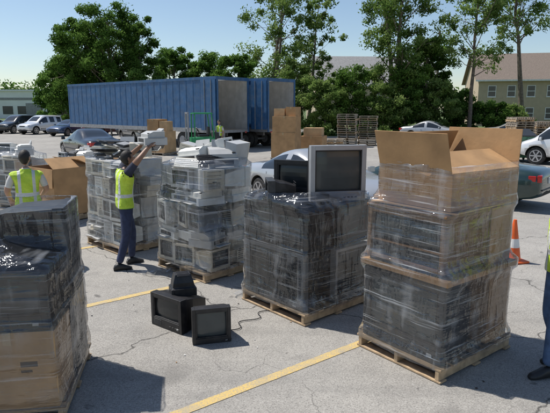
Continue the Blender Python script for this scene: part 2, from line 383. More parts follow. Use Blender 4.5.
# middle TV stack
s=Stack('wrapped_pallet_of_televisions',(.385,6.27),R(-48.7),1.15,1.15)
s.put('tv',-.02,-.26,.14,0,1.04,.56,.66,body='dark',bez='midgrey',scr='screen',fw=.04,fb=.08,spk=.05)
s.put('tv',.26,.26,.14,R(90),.60,.56,.64,body='dark',bez='silver',scr='screen',fw=.035,fb=.08)
s.put('tv',-.28,.28,.14,R(180),.55,.5,.6,body='dark',bez='dark')
s.put('tv',-.28,-.24,.81,.05,.54,.56,.49,body='black',bez='black',scr='screen2')
s.put('tv',.28,-.24,.81,-.04,.54,.56,.46,body='black',bez='black',scr='screen2')
s.put('tv',.24,.30,.81,R(88),.58,.56,.50,body='black',bez='black',scr='screen2')
s.put('tv',-.28,.28,.81,R(180),.5,.5,.45,body='dark',bez='dark')
s.put('tv',.17,.27,1.315,R(60),.68,.50,.66,body='dark',bez='silver',scr='screen2',fw=.055,fb=.12)
s.put('tv',-.30,.16,1.31,R(25),.50,.46,.46,body='black',bez='black')
s.put('tv',-.14,-.30,1.31,R(-35),.36,.34,.26,body='black',bez='dark',fw=.03,fb=.05)
s.put('key',-.38,-.30,1.31,.5,.45,.16,.04,col='dark',key='black')
s.put('key',.2,-.42,1.29,-.3,.45,.16,.04,col='black',key='dark')
s.wrap('filmdark',seed=5,z1=1.42,close=.02)
# printers stack
s=Stack('wrapped_pallet_of_printers',(-1.06,7.68),R(-45),1.2,.95)
cols=['beige','white','ltgrey','beige','beige','white','grey']
z=.14
for h,lay in ((.34,'mon'),(.22,'prn'),(.36,'mon'),(.20,'prn'),(.30,'mix')):
    for x in (-.38,.02,.40):
        for y in (-.24,.24):
            sh=.9 if z>.9 else 1; kd=lay if rnd.random()<.75 and lay!='mix' else rnd.choice(['mon','prn','pc'])
            rr=rnd.uniform(-.28,.28)+(math.pi if y>0 else 0)+(R(90) if rnd.random()<.25 else 0); px=x*sh+rnd.uniform(-.05,.05); py=y*sh+rnd.uniform(-.03,.03)
            if kd=='mon': s.put('mon',px,py,z,rr,rnd.uniform(.34,.40),.40,h+rnd.uniform(0,.05),col=rnd.choice(cols))
            elif kd=='pc': s.put('pc',px,py,z,rr,.30,.42,h-.01,col=rnd.choice(cols))
            else: s.put('prn',px,py,z,rr,rnd.uniform(.36,.44),rnd.uniform(.36,.42),h-rnd.uniform(0,.03),col=rnd.choice(cols+['dark']),k=-.8)
    z+=h+.005
s.put('pc',-.36,-.05,z,R(40),.2,.42,.30,ry=.25,col='beige')
s.put('prn',-.02,-.1,z+.02,R(10),.46,.40,.24,ry=-.12,col='white')
s.put('prn',.33,.08,z+.01,R(60),.42,.38,.24,rx=.15,col='ltgrey')
s.put('mon',.1,.22,z+.10,R(120),.40,.36,.32,rx=-.15,col='white')
s.put('key',.12,-.36,z+.04,.3,.45,.16,.04,rx=.9)
s.put('key',.40,-.14,z+.10,1.3,.45,.16,.04,rx=.7,col='dark',key='black')
s.put('pc',.36,.30,z,R(200),.18,.40,.34,ry=-.2,col='beige')
s.wrap('film2',seed=8,z1=1.68,close=.1)
# computers stack behind worker
s=Stack('wrapped_pallet_of_computers',(-2.63,9.08),R(-45),1.2,1.0)
for (z,h) in ((.14,.40),(.55,.36),(.92,.34),(1.27,.28)):
    for x in (-.42,-.14,.14,.42):
        for y in (-.24,.24):
            r_=(math.pi if y>0 else 0)+rnd.uniform(-.2,.2); q=rnd.random(); cl=rnd.choice(['ltgrey','beige','grey','white','dark','beige']); px=x+rnd.uniform(-.03,.03); py=y+rnd.uniform(-.03,.03)
            if q<.45: s.put('pc',px,py,z,r_,.22,.42,h-.01,col=cl)
            elif q<.75: s.put('mon',px,py,z,r_,.33,.42,h+.03,col=cl)
            else: s.put('prn',px,py,z,r_,.36,.40,h*.55,col=cl,k=-.8); s.put('prn',px+.02,py,z+h*.56,r_+.2,.34,.38,h*.42,col='ltgrey',k=-1.5)
for i in range(14):
    s.put('key',rnd.uniform(-.42,.42),rnd.uniform(-.35,.35),1.57+i*.018,rnd.uniform(-1.5,1.5),.45,.16,.05,rx=rnd.uniform(-.5,.5),col=rnd.choice(['beige','dark','black']),key=rnd.choice(['white','dark','ltgrey']))
s.put('prn',-.3,.2,1.57,.8,.42,.36,.22,col='ltgrey')
s.put('mon',.3,.15,1.57,-.5,.36,.36,.30,col='beige')
s.wrap('film2',seed=9,z1=1.56,close=.1)
# foreground left stack
s=Stack('wrapped_pallet_of_black_televisions',(-2.28,4.12),R(10),1.15,1.15)
s.put('tv',.0,.28,.14,R(90),.54,1.1,.74,body='black',bez='black')
s.put('tv',.0,.27,.89,R(90),.54,1.08,.70,body='black',bez='black',scr='screen')
s.put('tv',.25,-.12,.89,R(0),.5,.28,.2,body='black',bez='black')
s.put('box',.20,-.32,.14,R(-2),.68,.46,.62,col='card2',prt=True)
s.put('box',-.38,-.30,.14,R(2),.40,.5,.6,col='card2')
s.put('tv',.14,-.26,.77,R(-2),.74,.56,.42,body='black',bez='black')
s.wrap('filmdark',seed=12,close=.04,z1=1.60)
# ---------------------------------------------------------------- loose TVs on ground
def loose(name,fn,x,y,z,rz,rx=0,bevel=.008):
    mb=MB(); mb.at(0,0,0,0,rx); fn(mb); return mb.obj(name,None,bevel=bevel,loc=(x,y,z),rz=rz)
loose('small_television',lambda mb:tv(mb,.40,.38,.40,'black','black','screen2',.035,.06),-.70,5.24,.0,R(14))
loose('small_television',lambda mb:tv(mb,.50,.38,.46,'black','black','screen',.04,.10),-1.06,5.58,.0,R(-38))
loose('small_television',lambda mb:tv(mb,.28,.22,.24,'black','black','screen',.03,.05,False),-1.08,5.70,.461,R(20),rx=R(90),bevel=.006)
# printer being lifted by the worker
loose('desktop_printer',lambda mb:printer(mb,.40,.34,.20,'ltgrey',-1.2),-1.86,7.93,1.86,R(-60),bevel=.008)
def cable(mb):
    p=Vector((-.5,5.35,.01)); a=0.3
    for i in range(60):
        a+=math.sin(i*.35)*.28; q=p+Vector((math.cos(a),math.sin(a)*.7,0))*.03; mb.cyl(p,q,.005,.005,'black',6); p=q
mb=MB(); cable(mb); mb.obj('power_cable')
def scrap(x,y,rz,n=9,seed=1):
    rg=np.random.RandomState(seed); mb=MB(); vs=[];fs=[]
    for j in range(5):
        for i in range(n): vs.append((i*.07+rg.normal()*.012,j*.05+rg.normal()*.015,.008+abs(rg.normal())*.03))
    for j in range(4):
        for i in range(n-1): q=j*n+i; fs.append((q,q+1,q+n+1,q+n))
    mb.add(vs,fs,'film2'); mb.obj('scrap_of_stretch_film',None,loc=(x,y,0),rz=rz,smooth=True,recalc=False)
scrap(-1.9,7.2,.4,9,1); scrap(-.55,6.4,-.5,8,2); scrap(-2.7,6.3,1.0,6,3)
# ---------------------------------------------------------------- cartons and further pallets
def gaylord(x,y,rz,h=1.15):
    e=empty('gaylord_carton_on_pallet',(x,y,0),rz); mb=MB(); pallet_mesh(mb,1.1,1.0); mb.obj('pallet',e)
    mb=MB(); mb.at(0,0,.14); cbox(mb,1.05,.95,h-.14,openb=True,col='card',flaps=(-1.5,2.6,2.7,-1.45)); mb.obj('carton',e,bevel=.003)
gaylord(-4.72,11.4,R(-38)); gaylord(-3.9,12.9,R(-38),1.0)
def pile(name,x,y,rz,spec,wrap=None,w=1.2,d=1.0):
    s=Stack(name,(x,y),rz,w,d,'woodold')
    for a in spec: s.put(*a[0],**a[1])
    if wrap: s.wrap(wrap,seed=int(abs(x*7))%50+1,z1=max(b[2] for b in s.boxes)-.15)
spec=[]
for z in (.14,.52,.90):
    for xx in (-.4,0,.4):
        for yy in (-.22,.25): spec.append((('mon',xx,yy,z,rnd.uniform(-.3,.3),.38,.44,.37),dict(col=rnd.choice(['white','beige','ltgrey']))))
spec+=[(('mon',-.2,0,1.28,.4,.38,.4,.34),dict(col='white')),(('prn',.3,.05,1.28,-.5,.44,.4,.25),dict(col='white'))]
pile('wrapped_pallet_of_monitors',-6.45,12.9,R(-30),spec,'film2')
spec=[]
for z in (.14,.50,.86):
    for xx in (-.4,0,.4):
        for yy in (-.22,.25): spec.append((('prn' if rnd.random()<.5 else 'mon',xx,yy,z,rnd.uniform(-.3,.3),.38,.42,.34),dict(col=rnd.choice(['dark','beige','ltgrey','white']))))
pile('wrapped_pallet_of_monitors',-5.6,15.2,R(-35),spec,'film')
pile('wrapped_pallet_of_monitors',-8.4,14.5,R(-25),spec,'film2')
def cartons(x,y,rz,rows,name='stacked_cardboard_cartons'):
    mb=MB()
    for (a,b,z,w,d,h,c,r) in rows:
        mb.at(a,b,z,r); cbox(mb,w,d,h,col=c)
    mb.obj(name,None,bevel=.006,loc=(x,y,.14),rz=rz)
    mb=MB(); pallet_mesh(mb,1.25,1.1,'woodold'); mb.obj('wooden_pallet',None,loc=(x,y,0),rz=rz)
cartons(.55,24.6,R(-20),[(-.02,0,0,1.15,1.0,1.15,'card',0),(.0,0,1.15,1.12,.95,.75,'card',.05),(-.3,0,1.9,.5,.6,.35,'card2',.1),(.3,.05,1.9,.5,.6,.42,'card',-.1)])
cartons(1.95,26.3,R(-20),[(0,0,0,1.1,1.0,.9,'card',0),(0,0,.9,.9,.8,.4,'card2',.1)])
cartons(-6.0,27.5,R(-30),[(-.3,0,0,.6,.9,1.0,'card',0),(.35,0,0,.6,.9,1.1,'card2',0),(-.2,0,1.0,.7,.8,.7,'card',.1),(.4,0,1.1,.45,.6,.5,'card2',.2)])
def palletpile(x,y,rz,n):
    mb=MB()
    for i in range(n):
        mb.at(rnd.uniform(-.04,.04),rnd.uniform(-.04,.04),i*.136,rnd.uniform(-.05,.05)); pallet_mesh(mb,1.2,1.0,'woodold' if i%3 else 'wood')
    mb.obj('pile_of_wooden_pallets',None,loc=(x,y,0),rz=rz)
palletpile(4.6,33.5,R(-15),15); palletpile(6.1,34.5,R(-12),14); palletpile(14.2,30.5,R(10),14); palletpile(15.8,31.2,R(5),12); palletpile(3.2,30,.3,5)
# ---------------------------------------------------------------- cars
def car(name,x,y,rz,paint,kind='sedan',plate=True):
    mb=MB(); P=paint
    if kind=='sedan':
        S=[(-2.34,.46,.70,.78,.66,.70,.62),(-2.28,.32,.84,.95,.78,.78,.68),(-2.0,.27,.88,1.0,.85,.84,.74),(-1.55,.22,.92,1.03,.87,.86,.74),(-1.30,.21,.93,1.05,.88,.87,.73),
           (-.72,.20,.93,1.38,.88,.87,.60),(-.30,.20,.92,1.44,.88,.87,.61),(-.22,.20,.92,1.445,.88,.87,.61),(.18,.20,.91,1.41,.88,.87,.60),(1.02,.20,.88,.98,.87,.86,.72),(1.15,.20,.86,.95,.87,.85,.72),(1.65,.22,.80,.89,.86,.83,.68),(2.05,.25,.72,.80,.82,.78,.62),(2.27,.30,.62,.70,.72,.70,.55),(2.34,.42,.56,.60,.60,.58,.48)]
        G0,G1=4,9; wx=(-1.36,1.40); wr=.33; pill=(6,)
    elif kind=='suv':
        S=[(-2.25,.50,.85,.95,.70,.72,.66),(-2.22,.36,.98,1.15,.82,.82,.72),(-2.05,.32,1.02,1.62,.88,.87,.66),(-1.95,.30,1.02,1.70,.88,.87,.66),(-1.2,.28,1.02,1.74,.89,.88,.67),(-1.1,.28,1.02,1.74,.89,.88,.67),(-.25,.28,1.01,1.75,.89,.88,.67),(-.17,.28,1.01,1.75,.89,.88,.67),(.35,.28,1.0,1.70,.89,.88,.66),(1.05,.28,.98,1.1,.88,.87,.74),(1.25,.28,.96,1.06,.88,.86,.74),(1.9,.3,.90,1.0,.85,.82,.7),(2.2,.35,.75,.85,.76,.74,.62),(2.25,.46,.66,.72,.66,.64,.56)]
        G0,G1=2,9; wx=(-1.35,1.42); wr=.37; pill=(2,4,6)
    else:
        S=[(-2.6,.5,1.0,1.1,.8,.8,.76),(-2.57,.38,1.1,2.0,.95,.93,.82),(-1.2,.32,1.1,2.08,.97,.95,.84),(-1.1,.32,1.1,2.08,.97,.95,.84),(.2,.32,1.1,2.08,.97,.95,.84),(.3,.32,1.1,2.06,.97,.95,.84),(1.0,.32,1.08,1.98,.97,.95,.8),(1.75,.32,1.05,1.2,.95,.92,.78),(1.95,.32,1.0,1.1,.94,.9,.76),(2.4,.36,.9,.98,.88,.84,.7),(2.55,.5,.75,.82,.76,.72,.6)]
        G0,G1=4,7; wx=(-1.6,1.7); wr=.38; pill=()
    n=len(S); ring=[]
    for (X,zb,ze,zt,wl,wb,wt) in S:
        zm=(zb+ze)/2+.06
        h=[(wl-.12,zb),(wl-.01,zb+.07),(wl+.015,zm),(wb,ze),(wt,zt-.035),(wt-.13,zt)]
        ring.append([(X,0,zb)]+[(X,a,b) for a,b in h]+[(X,0,zt+.02)]+[(X,-a,b) for a,b in h[::-1]])
    m=len(ring[0]); vs=[p for r in ring for p in r]; fsP=[];fsG=[];fsB=[]
    for i in range(n-1):
        for j in range(m):
            j2=(j+1)%m; f=(i*m+j,i*m+j2,(i+1)*m+j2,(i+1)*m+j)
            side=j in(4,9); topf=j in(6,7)
            g=False
            if side and G0<=i<G1 and i not in pill: g=True
            if topf and (i==G1-1 or (i==G0 and kind=='sedan') or (kind=='suv' and i==1)): g=True
            (fsG if g else fsB if j in (0,m-1) else fsP).append(f)
    fsP+= [tuple(range(m-1,-1,-1)),tuple((n-1)*m+k for k in range(m))]
    mb.add(vs,fsP+fsG+fsB,P); nb=len(fsP)
    gi=mb.idx('glass'); bi=mb.idx('rubber')
    for k in range(len(fsG)): mb.mi[nb+k]=gi
    for k in range(len(fsB)): mb.mi[nb+len(fsG)+k]=bi
    o=mb.obj(name+'_tmp',None,smooth=True)
    md=o.modifiers.new('s','SUBSURF'); md.levels=1; md.render_levels=1
    cb=MB()
    for X in wx:
        for sy in (-1,1): cb.cyl((X,sy*.55,wr+.01),(X,sy*1.2,wr+.01),wr+.055,wr+.055,'rubber',28)
    c=cb.obj('cut_tmp')
    bo=o.modifiers.new('b','BOOLEAN'); bo.operation='DIFFERENCE'; bo.object=c; bo.solver='EXACT'
    try: bo.material_mode='TRANSFER'
    except Exception: pass
    dg=bpy.context.evaluated_depsgraph_get(); me=bpy.data.meshes.new_from_object(o.evaluated_get(dg)); 
    bpy.data.objects.remove(o); bpy.data.objects.remove(c)
    e=empty(name,(x,y,0),rz)
    bo=bpy.data.objects.new('body',me); scene.collection.objects.link(bo); bo.parent=e
    w=MB()
    for X in wx:
        for sy in (-1,1):
            y1=sy*.86;y0=sy*.64
            w.cyl((X,y0,wr),(X,y1-sy*.03,wr),wr,wr,'rubber',28); w.cyl((X,y1-sy*.03,wr),(X,y1,wr),wr,wr*.9,'rubber',28)
            w.cyl((X,y1,wr),(X,y1+sy*.004,wr),wr*.66,wr*.64,'black',24)
            w.cyl((X,y1+sy*.004,wr),(X,y1+sy*.012,wr),wr*.16,wr*.14,'chrome',16)
            for a in range(6):
                t=a*math.pi/3; cx,cz=X+math.cos(t)*wr*.38,wr+math.sin(t)*wr*.38
                w.box((cx,y1+sy*.006,cz),(wr*.5,.012,.055),'chrome',ry=-t)
            for a in range(24):
                t=a*math.pi/12; cx,cz=X+math.cos(t)*wr*.64,wr+math.sin(t)*wr*.64
                w.box((cx,y1+sy*.006,cz),(.03,.014,wr*.18),'chrome',ry=-t)
    w.obj('wheels',e)
    d=MB(); L0=S[0][0];L1=S[-1][0]; hb=.88 if kind=='sedan' else 1.0
    for sy in (-1,1):
        if kind=='sedan':
            d.box((L1-.17,sy*.58,.66),(.22,.26,.13),'lamp',rz=-sy*.45,top=(.8,.9)); d.box((-2.27,sy*.62,.80),(.10,.28,.16),'red',rz=sy*.25)
            d.box((-2.15,sy*.78,.80),(.16,.05,.13),'red',rz=sy*.12)
        elif kind=='suv':
            d.box((L1-.15,sy*.62,.80),(.2,.24,.16),'lamp',rz=-sy*.4); d.box((-2.2,sy*.76,1.05),(.1,.13,.36),'red')
        else:
            d.box((L1-.14,sy*.68,.85),(.2,.24,.2),'lamp',rz=-sy*.4); d.box((-2.57,sy*.86,1.0),(.06,.1,.4),'red')
        ix=G1-1
        d.box((S[ix+1][0]-.22,sy*.98,S[ix][2]+.06),(.1,.18,.12),P,top=(.8,.9))
        d.b(-1.1,.9,sy*.885-.012,sy*.885+.012,.50,.55,'black')
        for hx in (-.55,.35): d.b(hx-.1,hx+.02,sy*.872-.02,sy*.872+.02,hb-.09,hb-.06,P)
        for sx in (-.98 if kind=='sedan' else -1.05,-.26,.86):
            zz=[.26,.42,.62,hb-.02]; yy=[.868,.882,.886,.868]
            for q in range(3):
                d.add([(sx-.006,sy*yy[q],zz[q]),(sx+.006,sy*yy[q],zz[q]),(sx+.006,sy*yy[q+1],zz[q+1]),(sx-.006,sy*yy[q+1],zz[q+1])],[(0,1,2,3)],'black')
    d.box((L1-.02,0,.58 if kind=='sedan' else .75),(.06,.6,.10),'black'); d.box((L1-.02,0,.38),(.08,1.1,.09),'black')
    d.box((L0+.02,0,.52),(.06,1.2,.03),'black'); d.box((L0+.0,0,.72 if kind=='sedan' else .78),(.04,.32,.15),'label')
    d.obj('fittings',e,bevel=.01)
    return e
def paint(nm,col): return pm('paint_'+nm,col,.25,metal=.25,var=.06,vs=1,coat=.8,dust=.06)
psil=paint('silver',(.42,.43,.44)); pgrn=paint('green',(.02,.045,.042)); pwht=paint('white',(.7,.7,.7)); pblk=paint('black',(.02,.022,.025)); pred=paint('maroon',(.15,.02,.02)); pblu=paint('blue',(.04,.07,.14)); ptan=paint('tan',(.33,.29,.22))
def dirrz(dx,dy): return math.atan2(dy,dx)
car('parked_sedan',1.05,12.55,dirrz(.56,-.83),psil)
car('parked_sedan',4.85,13.9,dirrz(-.74,.67),pgrn)
car('parked_sedan',-9.1,25.6,dirrz(-.62,.78),pblk)
car('parked_suv',-10.0,38.5,dirrz(.55,-.83),psil,'suv')
car('parked_sedan',12.2,41,dirrz(.85,-.5),psil)
car('parked_sedan',17.5,38.0,dirrz(.9,-.3),ptan)
car('parked_van',13.1,22.0,dirrz(-.75,.66),pwht,'van')
car('parked_suv',-22.5,50.5,dirrz(-.35,-.93),pwht,'suv')
cc=[pblk,pred,pwht,pblu,psil,ptan,pblk,psil]
for i in range(8): car('parked_sedan' if i%3 else 'parked_suv',-25.5-i*2.9,52+ (i%2)*.4,dirrz(-.25,-.97),cc[i],'sedan' if i%3 else 'suv')
for i in range(3): car('parked_suv' if i==1 else 'parked_sedan',-18.5+i*3.0,47.5,dirrz(-.3,-.95),[pblu,pred,pblk][i],'suv' if i==1 else 'sedan')
# ---------------------------------------------------------------- trailers
def trailer(x,y,rz,L,W=2.55,col='bluetrailer',doors=True):
    e=empty('semi_trailer',(x,y,0),rz); b=MB(); z0,z1=1.15,4.1
    b.b(-L,0,0,.04,z0,z1,col); b.b(-L,0,W-.04,W,z0,z1,col); b.b(-L,-L+.05,.04,W-.04,z0,z1,col)
    b.b(-L+.06,-.02,.043,.06,z0,z1-.002,'trailerin'); b.b(-L+.06,-.02,W-.06,W-.043,z0,z1-.002,'trailerin'); b.b(-L+.06,-L+.08,.06,W-.06,z0,z1-.002,'trailerin')
    k=0
    while .4+k*.6<L-.3: # inner wall posts
        X=-.4-k*.6; b.b(X-.03,X,W-.075,W-.061,z0+.02,z1-.02,'ltgrey'); b.b(X-.03,X,.061,.075,z0+.02,z1-.02,'ltgrey'); k+=1
    b.b(-L+.05,0,.04,W-.04,z0-.15,z0-.002,'woodold')
    b.add([(-L,0,z1+.002),(0,0,z1+.002),(0,W,z1+.002),(-L,W,z1+.002)],[(0,1,2,3)],'troof')
    i=0
    while i*.62<L-.2:
        X=-L+.1+i*.62; b.b(X,X+.05,-.014,-.001,z0+.12,z1-.1,col); b.b(X,X+.05,W+.001,W+.014,z0+.12,z1-.1,col); i+=1
    b.b(-L,0,-.03,-.0,z1-.1,z1+.06,col); b.b(-L,0,-.03,0,z0-.15,z0+.1,'steel'); b.b(-L,0,W,W+.03,z1-.1,z1+.06,col)
    b.b(0,.05,-.02,.09,z0-.15,z1+.06,col); b.b(0,.05,W-.09,W+.02,z0-.15,z1+.06,col); b.b(0,.05,.09,W-.09,z1-.13,z1+.06,col); b.b(0,.05,.09,W-.09,z0-.15,z0,'steel')
    b.obj('cargo_box',e)
    if doors:
        d=MB(); d.b(-1.25,-.02,-.10,-.04,z0,z1-.1,col); d.b(-1.25,-.02,W+.04,W+.10,z0,z1-.1,col)
        for yy in (-.12,W+.12):
            d.cyl((-.9,yy,z0),(-.9,yy,z1-.1),.02,.02,'steel',8); d.cyl((-.35,yy,z0),(-.35,yy,z1-.1),.02,.02,'steel',8)
        d.obj('rear_doors',e)
    u=MB()
    for X in (-1.9,-3.15):
        u.cyl((X,.1,.5),(X,W-.1,.5),.07,.07,'steel',10)
        for yy in (.05,.40,W-.70,W-.35):
            u.cyl((X,yy,.5),(X,yy+.27,.5),.5,.5,'rubber',26); u.cyl((X,yy-.004,.5),(X,yy+.274,.5),.27,.27,'steel',18)
    u.b(-4.2,-1.0,.75,.85,.75,1.0,'steel'); u.b(-4.2,-1.0,W-.85,W-.75,.75,1.0,'steel')
    u.b(-.06,.0,.35,W-.35,.5,.6,'steel'); u.b(-.05,0,.5,.6,.6,1.0,'steel'); u.b(-.05,0,W-.6,W-.5,.6,1.0,'steel')
    for yy in (.5,W-.6): u.b(-L+2.4,-L+2.5,yy,yy+.1,.1,1.0,'steel'); u.b(-L+2.3,-L+2.6,yy-.05,yy+.15,0,.1,'steel')
    u.obj('running_gear',e)
    q=MB(); q.b(.05,.06,.2,.35,.95,1.05,'red'); q.b(.05,.06,W-.35,W-.2,.95,1.05,'red'); q.obj('rear_lamps',e)
trailer(-3.27,29.8,R(-40.5),16.4)
trailer(-.44,31.3,R(-40.5),16.0)
def forklift(x,y,rz):
    e=empty('forklift',(x,y,0),rz); b=MB()
    b.box((-.35,0,.55),(1.5,1.0,.6),'green',top=(.96,.92)); b.box((-1.05,0,.72),(.4,1.0,.8),'dark',top=(.8,.9)); b.box((-.35,0,.95),(.5,.45,.12),'black'); b.box((-.62,0,1.2),(.1,.45,.45),'black')
    for a in (-.85,.2):
        for yy in (-.45,.45): b.cyl((a,yy,.85),(a*.85+.02,yy,2.1),.035,.035,'green',8)
    b.b(-.78,.25,-.5,.5,2.1,2.14,'green')
    for i in range(6): b.b(-.75,.22,-.42+i*.16,-.39+i*.16,2.14,2.17,'green')
    for yy in (-.32,.32): b.b(.48,.56,yy-.05,yy+.05,.08,2.2,'steel'); b.b(.6,1.6,yy-.05,yy+.05,.10,.14,'steel')
    for z in (.5,1.3,2.1): b.b(.5,.55,-.3,.3,z,z+.08,'steel')
    b.b(.57,.62,-.45,.45,.3,.4,'dark'); b.b(.57,.62,-.45,.45,.7,.8,'dark')
    b.cyl((.15,0,.9),(-.02,0,1.25),.02,.02,'black',6); b.cyl((-.02,0,1.25),(-.05,0,1.27),.16,.16,'black',14)
    for X,r in ((.22,.3),(-.85,.24)):
        for yy in (-.52,.36): b.cyl((X,yy,r),(X,yy+.17,r),r,r,'rubber',20)
    b.obj('chassis_and_mast',e,bevel=.015)
forklift(-4.2,28.2,R(200))
def dumpster(x,y,rz):
    b=MB(); b.rloft([(-.75,-.95,.95,.2,1.15),(.75,-.95,.95,.2,1.4)],'dumpster'); b.rloft([(-.78,-.98,.98,1.15,1.2),(.78,-.98,.98,1.4,1.45)],'black')
    for xx in (-.6,0,.6): b.b(xx-.04,xx+.04,-.79,-.75,.2,1.1,'dumpster')
    for sx in (-1,1): b.b(sx*.99-.05,sx*.99+.05,-.4,.4,.7,.85,'dumpster')
    for xx in (-.8,.8):
        for yy in (-.6,.6): b.cyl((xx-.04,yy,.1),(xx+.04,yy,.1),.1,.1,'rubber',12)
    b.obj('dumpster',None,bevel=.015,loc=(x,y,0),rz=rz)
dumpster(10.9,24.3,R(-12))
def cone(x,y):
    b=MB(); b.b(-.18,.18,-.18,.18,0,.03,'orange')
    pr=[(.13,.03,'orange'),(.098,.24,'orange'),(.098,.24,'label'),(.075,.38,'label'),(.075,.38,'orange'),(.025,.68,'orange')]
    for (r0,a,m),(r1,c,_) in zip(pr[::2],pr[1::2]): b.cyl((0,0,a),(0,0,c),r0,r1,m,20)
    b.obj('traffic_cone',None,loc=(x,y,0),rz=.3)
cone(3.78,8.0); cone(12.6,28.2)
# ---------------------------------------------------------------- people
def person(name,x,y,rz,J,mats,hat=None,headturn=0,headtilt=0,vest=True,fingers=True,short=True):
    base=dict(pelvis=(0,0,.97),spine=(0,.01,1.12),chest=(0,.0,1.30),neckb=(0,-.01,1.46),neck=(0,.01,1.55),
      hR=(.10,0,.90),kR=(.11,.03,.50),aR=(.12,-.02,.10),hL=(-.10,0,.90),kL=(-.11,.03,.50),aL=(-.12,-.02,.10),
      sR=(.185,-.01,1.42),eR=(.25,-.03,1.15),wR=(.24,.08,.92),sL=(-.185,-.01,1.42),eL=(-.25,-.03,1.15),wL=(-.24,.08,.92))
    base.update(J); K=list(base.keys()); rad=dict(pelvis=(.155,.125),spine=(.145,.115),chest=(.165,.125),neckb=(.09,.08),neck=(.056,.056),
      hR=(.105,.105),kR=(.074,.074),aR=(.056,.056),sR=(.075,.07),eR=(.048,.048),wR=(.032,.030)); 
    for k in ('h','k','a','s','e','w'): rad[k+'L']=rad[k+'R']
    E=[('pelvis','spine'),('spine','chest'),('chest','neckb'),('neckb','neck'),('pelvis','hR'),('hR','kR'),('kR','aR'),('pelvis','hL'),('hL','kL'),('kL','aL'),('chest','sR'),('sR','eR'),('eR','wR'),('chest','sL'),('sL','eL'),('eL','wL')]
    bm=bmesh.new(); lay=bm.verts.layers.skin.verify(); vv={}
    for k in K:
        v=bm.verts.new(base[k]); v[lay].radius=rad[k]; v[lay].use_root=(k=='pelvis'); vv[k]=v
    for a,b in E: bm.edges.new((vv[a],vv[b]))
    me=bpy.data.meshes.new('t'); bm.to_mesh(me); bm.free(); o=bpy.data.objects.new('t',me); scene.collection.objects.link(o)
    md=o.modifiers.new('k','SKIN'); md.use_smooth_shade=True; md=o.modifiers.new('s','SUBSURF'); md.levels=3; md.render_levels=3
    dg=bpy.context.evaluated_depsgraph_get(); bme=bpy.data.meshes.new_from_object(o.evaluated_get(dg)); bpy.data.objects.remove(o)
    V=[v.co.copy() for v in bme.vertices]; NV=[v.normal.copy() for v in bme.vertices]; F=[tuple(p.vertices) for p in bme.polygons]; FC=[p.center.copy() for p in bme.polygons]
    B={k:Vector(base[k]) for k in K}
    def near(p):
        bd=9;bk=None;bt=0
        for a,b in E:
            A=B[a];D=B[b]-A; t=max(0,min(1,(p-A).dot(D)/D.length_squared)); q=(p-A-D*t).length - (rad[a][0]*(1-t)+rad[b][0]*t)*.9
            if q<bd: bd=q;bk=(a,b);bt=t
        return bk,bt
    mb=MB(); vf=[]
    lab=[]
    for f,c in zip(F,FC):
        (a,b),t=near(c)
        if b=='neck' : mt=mats['skin'] if t>.35 else mats['shirt']
        elif a[0]=='e' and b[0]=='w': mt=mats['skin'] if short else mats['shirt']
        elif a[0]=='s' and b[0]=='e': mt=mats['shirt'] if (t<.75 or not short) else mats['skin']
        elif a[0] in 'hk' and a!='neck' or b in('hR','hL'): mt=mats['pants'] if c.z<.99 else mats['shirt']
        else: mt=mats['pants'] if c.z<.97 else mats['shirt']
        lab.append(mt)
        if vest and (b in('spine','chest','neckb','sR','sL','hR','hL') ) and .91<c.z<1.50: vf.append(f)
    for mt in set(lab): mb.idx(mt)
    mb.v+=[tuple(p) for p in V]
    for f,mt in zip(F,lab): mb.f.append(f); mb.mi.append(mb.idx(mt))
    if vest:
        used=sorted({i for f in vf for i in f}); mp={}
        vs=[]
        for i in used:
            mp[i]=len(vs); p=V[i]+NV[i]*.018+Vector((0,0,-.01)); p.z=max(p.z,.935); vs.append(p)
        mb.add(vs,[tuple(mp[i] for i in f) for f in vf],M['vest'])
    H=B['neck']+Vector((0,.015,.115)); HM=Matrix.Translation(H)@Matrix.Rotation(headturn,4,'Z')@Matrix.Rotation(headtilt,4,'X')
    mb.M=HM; n=28;m=20; vs=[];fs=[];hf=[]
    for j in range(m+1):
        th=math.pi*j/m
        for i in range(n):
            a=2*math.pi*i/n; dx,dy,dz=math.sin(th)*math.cos(a),math.sin(th)*math.sin(a),math.cos(th)
            X,Y,Z=dx*.077,dy*.098,dz*.118
            if dz<0: X*=1-.30*(-dz); Y*=1-.12*(-dz) if dy>0 else 1-.35*(-dz)
            if dy>0:
                Y+=.028*math.exp(-((X/.012)**2))*math.exp(-(((Z+.018)/.022)**2))
                Y-=.010*math.exp(-(((abs(X)-.032)/.015)**2))*math.exp(-(((Z-.012)/.014)**2))
                Y+=.008*math.exp(-((X/.02)**2))*math.exp(-(((Z+.06)/.01)**2))+.01*math.exp(-((X/.025)**2))*math.exp(-(((Z+.10)/.02)**2))
            hair=(dy<.35 and Z>-.045-.04*(dy<-.2)) or Z>.055
            if dy>-.1 and abs(dy)<.5 and Z<-.0: hair=False
            if hair: X*=1.07;Y*=1.07;Z=Z*1.05
            vs.append((X,Y,Z)); hf.append(hair)
    fk=[];fh=[]
    for j in range(m):
        for i in range(n):
            q=(j*n+i,(j+1)*n+i,(j+1)*n+(i+1)%n,j*n+(i+1)%n); (fh if sum(hf[k] for k in q)>=2 else fk).append(q)
    mb.add(vs,fk+fh,mats['skin']); hi=mb.idx(mats.get('hair','hair')); L=len(mb.mi)
    for k in range(len(fh)): mb.mi[L-len(fh)+k]=hi
    for sx in (-1,1):
        mb.ball((sx*.080,-.005,-.005),.03,mats['skin'],10,(.35,.6,1)); mb.ball((sx*.031,.082,.012),.011,'eye',8); mb.ball((sx*.031,.091,.012),.005,'black',6)
        mb.box((sx*.032,.094,.034),(.03,.008,.006),mats.get('hair','hair'))
